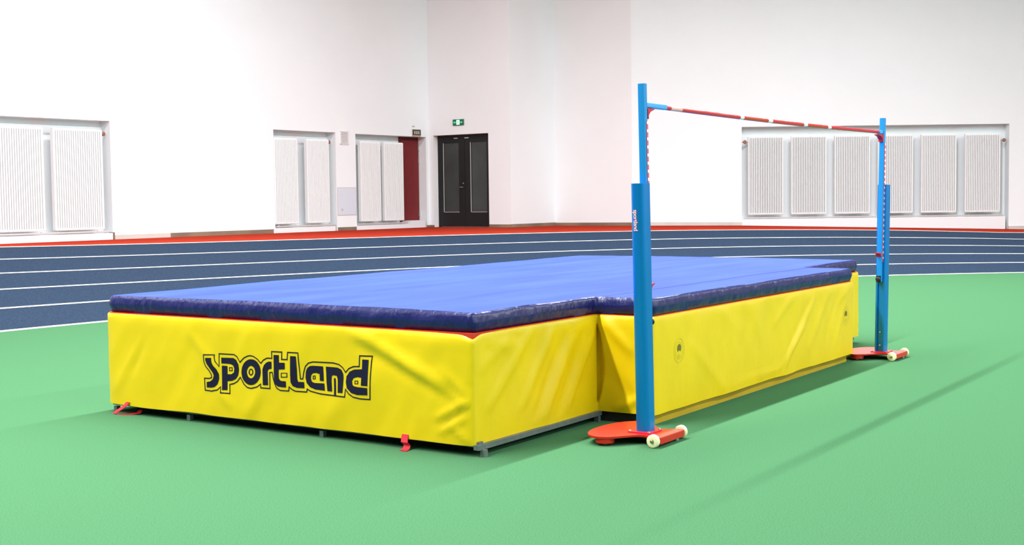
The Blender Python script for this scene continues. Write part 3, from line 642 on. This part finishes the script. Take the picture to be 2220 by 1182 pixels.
LOGO = {
 'S': [(2.209,0.453),(2.152,0.456),(2.150,0.429),(2.135,0.407),(2.103,0.380),(2.086,0.349),(2.087,0.318),(2.103,0.282),(2.132,0.260),(2.165,0.253),(2.208,0.252),(2.207,0.288),(2.172,0.295),(2.147,0.311),(2.136,0.338),(2.145,0.357),(2.176,0.387),(2.200,0.411),(2.210,0.431)],
 'p': [(2.058,0.463),(1.944,0.467),(1.917,0.457),(1.899,0.430),(1.895,0.393),(1.904,0.353),(1.927,0.328),(1.961,0.314),(2.007,0.308),(2.009,0.248),(2.060,0.244),(2.056,0.409),(2.003,0.410),(2.004,0.355),(1.968,0.357),(1.943,0.370),(1.938,0.396),(1.947,0.416),(1.969,0.424),(1.993,0.426),(2.059,0.424)],
 'r': [(1.599,0.463),(1.600,0.417),(1.623,0.413),(1.635,0.402),(1.634,0.307),(1.680,0.304),(1.681,0.407),(1.668,0.436),(1.645,0.455),(1.625,0.462)],
 't': [(1.580,0.508),(1.533,0.510),(1.533,0.461),(1.481,0.463),(1.482,0.421),(1.536,0.416),(1.536,0.361),(1.527,0.348),(1.512,0.343),(1.475,0.344),(1.474,0.304),(1.510,0.303),(1.547,0.305),(1.569,0.320),(1.580,0.352),(1.580,0.413)],
 'L': [(1.432,0.510),(1.383,0.510),(1.379,0.426),(1.380,0.363),(1.371,0.347),(1.323,0.348),(1.322,0.309),(1.383,0.307),(1.420,0.317),(1.435,0.340),(1.436,0.384)],
 'a': [(1.247,0.458),(1.162,0.459),(1.158,0.365),(1.191,0.366),(1.192,0.408),(1.220,0.414),(1.248,0.410),(1.263,0.396),(1.266,0.374),(1.257,0.355),(1.236,0.349),(1.153,0.351),(1.149,0.306),(1.230,0.308),(1.273,0.319),(1.301,0.344),(1.311,0.376),(1.308,0.414),(1.295,0.440),(1.273,0.454)],
 'n': [(1.139,0.459),(1.040,0.459),(1.009,0.447),(0.994,0.424),(0.991,0.398),(0.997,0.303),(1.039,0.302),(1.041,0.389),(1.049,0.407),(1.077,0.409),(1.091,0.402),(1.093,0.369),(1.088,0.305),(1.128,0.305),(1.135,0.377)],
 'd': [(0.834,0.523),(0.784,0.523),(0.792,0.361),(0.845,0.360),(0.842,0.410),(0.875,0.411),(0.906,0.403),(0.918,0.384),(0.916,0.366),(0.904,0.353),(0.869,0.349),(0.793,0.349),(0.795,0.304),(0.877,0.300),(0.925,0.309),(0.960,0.336),(0.970,0.372),(0.965,0.410),(0.939,0.441),(0.901,0.456),(0.837,0.462)],
 'o_out': [(1.697,0.389),(1.700,0.370),(1.707,0.352),(1.718,0.335),(1.732,0.320),(1.749,0.309),(1.768,0.301),(1.787,0.298),(1.806,0.298),(1.825,0.303),(1.841,0.313),(1.855,0.325),(1.865,0.341),(1.870,0.359),(1.872,0.378),(1.869,0.397),(1.862,0.416),(1.851,0.433),(1.837,0.447),(1.820,0.458),(1.801,0.466),(1.781,0.469),(1.762,0.468),(1.744,0.463),(1.728,0.454),(1.715,0.441),(1.705,0.426),(1.699,0.408)],
 'o_in': [(1.748,0.386),(1.749,0.377),(1.752,0.368),(1.757,0.360),(1.763,0.353),(1.770,0.347),(1.778,0.344),(1.786,0.342),(1.795,0.343),(1.802,0.345),(1.809,0.350),(1.815,0.356),(1.819,0.363),(1.822,0.372),(1.823,0.381),(1.821,0.390),(1.818,0.399),(1.813,0.407),(1.807,0.414),(1.800,0.419),(1.792,0.423),(1.784,0.425),(1.775,0.424),(1.768,0.421),(1.761,0.417),(1.755,0.411),(1.751,0.404),(1.748,0.395)],
 'q1o': [(1.764,0.385),(1.766,0.376),(1.771,0.368),(1.778,0.363),(1.786,0.360),(1.794,0.361),(1.800,0.366),(1.805,0.373),(1.806,0.382),(1.804,0.391),(1.799,0.399),(1.792,0.404),(1.784,0.407),(1.776,0.405),(1.770,0.401),(1.765,0.394)],
 'q1i': [(1.773,0.384),(1.774,0.378),(1.777,0.373),(1.781,0.370),(1.786,0.368),(1.790,0.369),(1.794,0.372),(1.796,0.377),(1.797,0.383),(1.796,0.389),(1.793,0.394),(1.789,0.397),(1.784,0.399),(1.780,0.398),(1.776,0.395),(1.774,0.390)],
 's0o': [(1.988,0.403),(1.954,0.405),(1.955,0.379),(1.988,0.377)],
 's0i': [(1.981,0.398),(1.961,0.399),(1.962,0.384),(1.981,0.383)],
 's1o': [(1.517,0.396),(1.460,0.400),(1.461,0.369),(1.518,0.365)],
 's1i': [(1.511,0.392),(1.467,0.395),(1.468,0.374),(1.511,0.371)],
 's2o': [(1.249,0.395),(1.226,0.397),(1.226,0.373),(1.250,0.371)],
 's2i': [(1.242,0.391),(1.232,0.391),(1.233,0.377),(1.243,0.376)],
 's3o': [(0.896,0.388),(0.867,0.390),(0.867,0.368),(0.897,0.366)],
 's3i': [(0.890,0.384),(0.873,0.385),(0.874,0.372),(0.891,0.371)],
 'nl': [(1.073,0.390),(1.058,0.391),(1.052,0.280),(1.070,0.280)],
 'line': [(2.227,0.477),(2.116,0.481),(2.122,0.462),(2.115,0.437),(2.084,0.407),(2.081,0.492),(1.935,0.494),(1.904,0.481),(1.880,0.448),(1.849,0.475),(1.817,0.490),(1.790,0.496),(1.755,0.491),(1.721,0.474),(1.695,0.452),(1.675,0.472),(1.640,0.488),(1.600,0.489),(1.601,0.533),(1.502,0.535),(1.505,0.487),(1.463,0.489),(1.458,0.536),(1.361,0.537),(1.360,0.498),(1.350,0.371),(1.337,0.372),(1.328,0.413),(1.313,0.452),(1.286,0.476),(1.246,0.486),(1.075,0.490),(1.026,0.482),(0.995,0.464),(0.973,0.439),(0.949,0.462),(0.907,0.478),(0.863,0.481),(0.858,0.548),(0.755,0.550),(0.772,0.276),(0.857,0.274),(0.912,0.281),(0.947,0.299),(0.970,0.324),(0.975,0.276),(1.180,0.279),(1.238,0.286),(1.274,0.291),(1.295,0.301),(1.299,0.283),(1.399,0.281),(1.428,0.291),(1.446,0.304),(1.450,0.279),(1.525,0.277),(1.559,0.290),(1.577,0.319),(1.591,0.357),(1.597,0.390),(1.613,0.388),(1.614,0.283),(1.702,0.282),(1.702,0.305),(1.731,0.286),(1.786,0.272),(1.824,0.276),(1.855,0.297),(1.884,0.337),(1.910,0.310),(1.942,0.294),(1.982,0.284),(1.982,0.223),(2.077,0.222),(2.075,0.261),(2.104,0.239),(2.162,0.226),(2.228,0.228),(2.232,0.317),(2.183,0.318),(2.162,0.324),(2.162,0.339),(2.181,0.363),(2.217,0.393),(2.233,0.424),(2.231,0.459)],
}

for k in 'SprtLand': decal('letter', [LOGO[k]], M_ink, cover)
decal('letter', [LOGO['o_out'], LOGO['o_in']], M_ink, cover)
for k in ('q1', 's0', 's1', 's2', 's3'): decal('letter_counter', [LOGO[k + 'o'], LOGO[k + 'i']], M_ink, cover)
decal('letter_gap_line', [LOGO['nl']], M_ink, cover)
LN = LOGO['line']
def offset_loop(lp, d):
    n = len(lp); out = []; ar = sum(lp[i][0] * lp[(i + 1) % n][1] - lp[(i + 1) % n][0] * lp[i][1] for i in range(n)); sg = 1 if ar > 0 else -1
    for i in range(n):
        p = Vector(lp[i]); a = Vector(lp[i - 1]); c = Vector(lp[(i + 1) % n]); d0 = (p - a).normalized(); d1 = (c - p).normalized()
        n0 = Vector((-d0.y, d0.x)) * sg; n1 = Vector((-d1.y, d1.x)) * sg; m = n0 + n1
        if m.length < 0.3: m = n0
        m.normalize(); k = min(1.6, 1 / max(0.4, m.dot(n0))); q = p + m * d * k; out.append((q.x, q.y))
    return out
def outline(lp, w):
    inn = offset_loop(lp, w); n = len(lp); bm = bmesh.new(); vs = []
    for a, b in zip(lp, inn):
        pass
    mb = MB(); vv = []; ff = []
    def P(c, z): return (-(disp(0, c, z) + 0.0024), c, z)
    for i in range(n):
        a0, a1, b0, b1 = lp[i], lp[(i + 1) % n], inn[i], inn[(i + 1) % n]
        L = math.hypot(a1[0] - a0[0], a1[1] - a0[1]); m = max(1, int(L / 0.03))
        for j in range(m):
            t0, t1 = j / m, (j + 1) / m; k = len(vv)
            for (p, q, t) in ((a0, a1, t0), (a0, a1, t1), (b0, b1, t1), (b0, b1, t0)): vv.append(P(p[0] + (q[0] - p[0]) * t, p[1] + (q[1] - p[1]) * t))
            ff.append((k, k + 1, k + 2, k + 3))
    mb.add(vv, ff); return mb.build('letter_outline', M_ink, cover)
outline(LN, 0.0075)
# two oval approval stamps on the run-up face
def stamp(cx, cz, s):
    def el(rx, rz, n=28, ox=0, oz=0): return [(cx + ox + rx * s * math.cos(2 * PI * i / n), cz + oz + rz * s * math.sin(2 * PI * i / n)) for i in range(n)]
    decal('stamp_ring', [el(0.083, 0.083), el(0.080, 0.080)], M_stamp2, cover, 3)
    decal('stamp_ring', [el(0.058, 0.058), el(0.0555, 0.0555)], M_stamp2, cover, 3)
    g = [(cx + 0.030 * s * math.cos(a), cz + 0.014 * s + 0.030 * s * math.sin(a)) for a in [math.radians(-50 + i * 14) for i in range(21)]] + [(cx - 0.010 * s, cz + 0.006 * s), (cx, cz - 0.002 * s), (cx + 0.010 * s, cz + 0.006 * s)]
    decal('stamp_globe', [g], M_stamp, cover, 3)
    for dz, ws in ((-0.034, (-0.022, -0.008, 0.006)), (-0.046, (-0.026, -0.012, 0.002, 0.014))):
        for x in ws:
            q = [(cx + x * s, cz + dz * s), (cx + (x + 0.009) * s, cz + dz * s), (cx + (x + 0.009) * s, cz + (dz + 0.006) * s), (cx + x * s, cz + (dz + 0.006) * s)]
            decal('stamp_lettering', [q], M_stamp2, cover, 3)
stamp(1.781, 0.461, 1.0); stamp(5.073, 0.425, 1.0)

# ================================================================== HIGH JUMP STANDARDS
def make_standard(root, far):
    """local x = along the bar towards the far post, y = towards the mat, origin under the wheel axle"""
    sgn = -1 if far else 1                                           # side on which the other post stands
    half = [(-0.165, -0.03), (-0.165, 0.02), (-0.14, 0.06), (-0.125, 0.10), (-0.14, 0.14), (-0.20, 0.185), (-0.27, 0.235), (-0.31, 0.30), (-0.30, 0.37), (-0.25, 0.43), (-0.17, 0.47), (-0.08, 0.488)]
    half = [(x, y if y < 0.2 else 0.2 + (y - 0.2) * 0.95) for x, y in half]
    pts = half + [(0, 0.477)] + [(-x, y) for x, y in reversed(half)]
    for _ in range(2):
        q = [pts[0]]
        for a_, b_ in zip(pts[:-1], pts[1:]): q += [(a_[0] * .75 + b_[0] * .25, a_[1] * .75 + b_[1] * .25), (a_[0] * .25 + b_[0] * .75, a_[1] * .25 + b_[1] * .75)]
        pts = q + [pts[-1]]
    mb = MB(); mb.prism(pts, 0.046, 0.058); plate = mb.build('base_plate', M_plate, root); plate['label'] = 'orange red hourglass shaped base plate'
    mb = MB(); mb.box(-0.16, 0.16, -0.034, -0.026, 0.018, 0.056); mb.box(-0.16, 0.16, -0.03, 0.02, 0.018, 0.024); mb.build('axle_beam', M_plate, root)
    for sx in (-1, 1):
        mb = MB(); c = (sx * 0.168, 0, 0.040)
        mb.lathe([(0, 0.030), (0.003, 0.037), (0.008, 0.040), (0.028, 0.040), (0.033, 0.037), (0.036, 0.028), (0.0345, 0.014)], c, (sx, 0, 0), 28); wh = mb.build('wheel', M_wheel, root, smooth=True)
        mb = MB(); mb.lathe([(-0.012, 0.010), (0.036, 0.012), (0.042, 0.011), (0.046, 0.005)], c, (sx, 0, 0), 14); mb.build('axle_cap', M_axle, wh, smooth=True)
    for x, y in ((-0.24, 0.30), (0.24, 0.30)):
        mb = MB(); mb.lathe([(0, 0.052), (0.004, 0.058), (0.034, 0.058)], (x, y, 0.012), (0, 0, 1), 24); d_ = mb.build('foot_disc', M_plate, root, smooth=True)
        mb = MB(); mb.lathe([(0, 0.014), (0.012, 0.014)], (x, y, 0.0), (0, 0, 1), 10); mb.build('levelling_nut', M_steel, d_)
    mb = MB(); mb.lathe([(0, 0.014), (0.018, 0.014)], (0.10, -0.012, 0.0), (0, 0, 1), 10); mb.build('levelling_nut', M_steel, root)
    px, py = PO
    mb = MB(); mb.prism(rounded(0.17, 0.16, 0.015, 3, px, py), 0.058, 0.066); fl = mb.build('flange', M_flange, root)
    for sx in (-1, 1):
        for sy in (-1, 1):
            mb = MB(); mb.lathe([(0, 0.009), (0.005, 0.008), (0.008, 0.003)], (px + sx * 0.070, py + sy * 0.065, 0.066), (0, 0, 1), 8); mb.build('screw', M_steel, fl)
    # lower post: rounded outside, channel towards the bar; both posts lean slightly outwards
    T = Matrix.Translation((px, py, 0.066)) @ Matrix.Rotation(TURN if far else 0.0, 4, 'Z') @ Matrix.Rotation(-sgn * LEAN, 4, 'Y') @ Matrix.Translation((-px, -py, -0.066))
    hx, hy, r = 0.05, 0.045, 0.034
    outl = []
    for cyy, a0 in ((py + hy - r, 90), (py - hy + r, 180)):
        for i in range(9):
            t = math.radians(a0 + 90 * i / 8); q = (px - hx + r + r * math.cos(t), cyy + r * math.sin(t)); outl.append((2 * px - q[0] if far else q[0], q[1]))
    o2 = [(px + sgn * (hx - .004), py - hy), (px + sgn * hx, py - hy + .004), (px + sgn * hx, py - 0.026), (px + sgn * (hx - 0.016), py - 0.026), (px + sgn * (hx - 0.016), py + 0.026), (px + sgn * hx, py + 0.026), (px + sgn * hx, py + hy - .004), (px + sgn * (hx - .004), py + hy)]
    P_ = []
    mb = MB(); mb.prism(outl + o2, 0.066, 1.583); lp = mb.build('lower_post', M_post, root, smooth=True, sharp=40); P_.append(lp)
    ux = px + sgn * (hx + 0.010); b = hx
    mb = MB(); mb.prism(rounded(0.042, 0.046, 0.008, 3, ux, py), 0.70, 2.184); up = mb.build('upper_post', M_post2, root, smooth=True, sharp=30); up['label'] = 'slimmer lighter blue sliding post'; P_.append(up)
    # scale tape on the run-up edge of the inner face
    ty = py - 0.0235
    mb = MB(); mb.box(ux - 0.004, ux + 0.018, ty - 0.0022, ty, 0.88, 1.96); tp = mb.build('scale_tape', M_tape, up); P_.append(tp)
    for i in range(22):
        z = 0.91 + i * 0.049; mb = MB(); mb.box(ux - 0.001, ux + 0.014, ty - 0.0038, ty - 0.0022, z, z + 0.018); o = mb.build('scale_number', M_tick, up); P_.append(o)
    kx = ux + sgn * 0.022
    mb = MB(); kz = 0.725; mb.lathe([(0, 0.012), (0.012, 0.012), (0.014, 0.022), (0.032, 0.020), (0.036, 0.012)], (kx, py - 0.004, kz), (sgn, 0, 0), 14); mb.box(min(kx, kx + sgn * 0.006), max(kx, kx + sgn * 0.006), py - 0.022, py + 0.022, kz - 0.03, kz + 0.03); P_.append(mb.build('clamp_knob', M_knob, root, smooth=True))
    # bar support and spare lower peg
    def wedge(z, L, hgt, wdt):
        mb = MB(); x0, x1 = kx, kx + sgn * L
        vs = [(x0, py - wdt, z), (x0, py + wdt, z), (x1, py + wdt, z), (x1, py - wdt, z), (x0, py - wdt, z - hgt), (x0, py + wdt, z - hgt), (x1, py + wdt, z - 0.006), (x1, py - wdt, z - 0.006), (x0 + sgn * L * .45, py - wdt, z - hgt * .35), (x0 + sgn * L * .45, py + wdt, z - hgt * .35)]
        mb.add(vs, [(0, 1, 2, 3), (0, 4, 5, 1), (4, 8, 9, 5), (8, 7, 6, 9), (7, 3, 2, 6), (0, 3, 7, 8), (0, 8, 4), (1, 9, 6), (1, 6, 2), (1, 5, 9)]); return mb
    P_.append(wedge(2.034, 0.09, 0.055, 0.022).build('bar_support', M_support, root))
    mb = MB(); mb.box(min(kx, kx + sgn * 0.012), max(kx, kx + sgn * 0.012), py - 0.024, py + 0.024, 1.97, 2.030); P_.append(mb.build('support_block', M_support, root))
    P_.append(wedge(0.965, 0.045, 0.04, 0.024).build('lower_peg', M_support, root))
    for z in (0.12, 0.24):
        mb = MB(); fx = px + sgn * (b - 0.016); mb.lathe([(0, 0.009), (0.004, 0.008)], (fx, py, z), (sgn, 0, 0), 10); P_.append(mb.build('bolt', M_steel, root))
    for o in P_: o.data.transform(T)
    return px, py, kx, T, fl
PO = (-0.01, 0.15); LEAN = math.radians(1.8); TURN = -0.166
g = 'pair of high jump standards'
L0 = uvw(-0.765, 0.955); near = empty('high_jump_standard', L0, RZM); tag(near, 'nearer blue high jump post on a red wheeled base', 'high jump stand', g)
R0 = uvw(-0.745, 5.60); far = empty('high_jump_standard', R0, RZM); tag(far, 'farther blue high jump post on a red wheeled base', 'high jump stand', g)
nx = make_standard(near, False); fx = make_standard(far, True)
# small printed name running down the near post
fz = 1.36; mx = PO[0] - 0.035
M = Matrix(((0, 0, -1, PO[0] - 0.0445), (0, 1, 0, 0), (0, 0, 1, 0), (0, 0, 0, 1)))
def post_text(size, m, off, nm, grow=0.0):
    # characters read downwards, on the outward face
    nrm = Vector((-1, 0, 0)); side = Vector((0, 0, 1)).cross(nrm)
    ctr = Vector((PO[0] - 0.050, PO[1] + 0.006, fz)) + nrm * off
    Mt = nx[3] @ frame_matrix(ctr, (0, 0, -1), side, nrm)
    return text_mesh('sportland', size, nm, m, near, Mt, 0.0004, 0.92, grow)
t1 = post_text(0.037, M_txt_red, 0.0008, 'print_outline', 0.0020); t2 = post_text(0.037, M_txt_white, 0.0022, 'printed_name')

# ------------------------------------------------------------------ crossbar
def lpt(root, x, y, z):
    c, s = math.cos(RZM), math.sin(RZM); return Vector((root.location.x + c * x - s * y, root.location.y + s * x + c * y, z))
qa = nx[3] @ Vector((nx[2] + 0.006, PO[1], 2.058)); qb = fx[3] @ Vector((fx[2] - 0.006, PO[1], 2.058))
PA = lpt(near, qa.x, qa.y, 2.058); PB = lpt(far, qb.x, qb.y, 2.058)
bar = empty('crossbar', PA, math.atan2(PB.y - PA.y, PB.x - PA.x)); tag(bar, 'red and white high jump crossbar resting between the two blue posts', 'crossbar')
LB = (PB - PA).length
v0 = 1.0
def bv(v): return max(0.16, min(LB - 0.10, (v - BV0) * 1.0))
BV0 = (PA.x - MO.x) * B2.x + (PA.y - MO.y) * B2.y
SAG = 0.012
def seg(x0, x1, r, m, nm, lab=None):
    mb = MB(); n = max(1, int((x1 - x0) / 0.25))
    for i in range(n):
        a = x0 + (x1 - x0) * i / n; b = x0 + (x1 - x0) * (i + 1) / n
        za = -SAG * math.sin(PI * a / LB); zb = -SAG * math.sin(PI * b / LB); mb.tube((a, 0, za), (b, 0, zb), r, 18)
    o = mb.build(nm, m, bar, smooth=True, sharp=50)
    if lab: o['label'] = lab
    return o
VB = [1.240, 1.309, 1.465, 2.387, 2.4505, 2.898, 2.976, 3.613, 3.692, 4.153, 4.228, 5.45]
KM = [(M_support, 'red_band'), (M_bar_pink, 'printed_band'), (M_bar_red, 'red_band'), (M_bar_white, 'white_band'), (M_bar_or, 'red_band'), (M_bar_white, 'white_band'), (M_bar_red, 'red_band'), (M_bar_white, 'white_band'), (M_bar_or, 'red_band'), (M_bar_white, 'white_band'), (M_bar_red, 'red_band')]
cuts = [(VB[i], VB[i + 1]) + KM[i] for i in range(11)]
x = cuts[0][0] - BV0
for i, (a, b, m, nm) in enumerate(cuts):
    xa = a - BV0; xb = b - BV0 if i < len(cuts) - 1 else LB - 0.09
    seg(xa, xb, 0.0148, m, nm)
x0 = cuts[0][0] - BV0
for a, b, lab in ((0.0, x0, 'blue end piece on the near post'), (LB - 0.09, LB, 'blue end piece on the far post')):
    mb = MB(); mb.prism(rounded(0.034, 0.034, 0.008, 3), 0, b - a, Matrix(((0, 0, 1, a), (0, 1, 0, 0), (1, 0, 0, 0), (0, 0, 0, 1)))); o = mb.build('end_piece', M_bar_blue, bar, smooth=True, sharp=40); o['label'] = lab
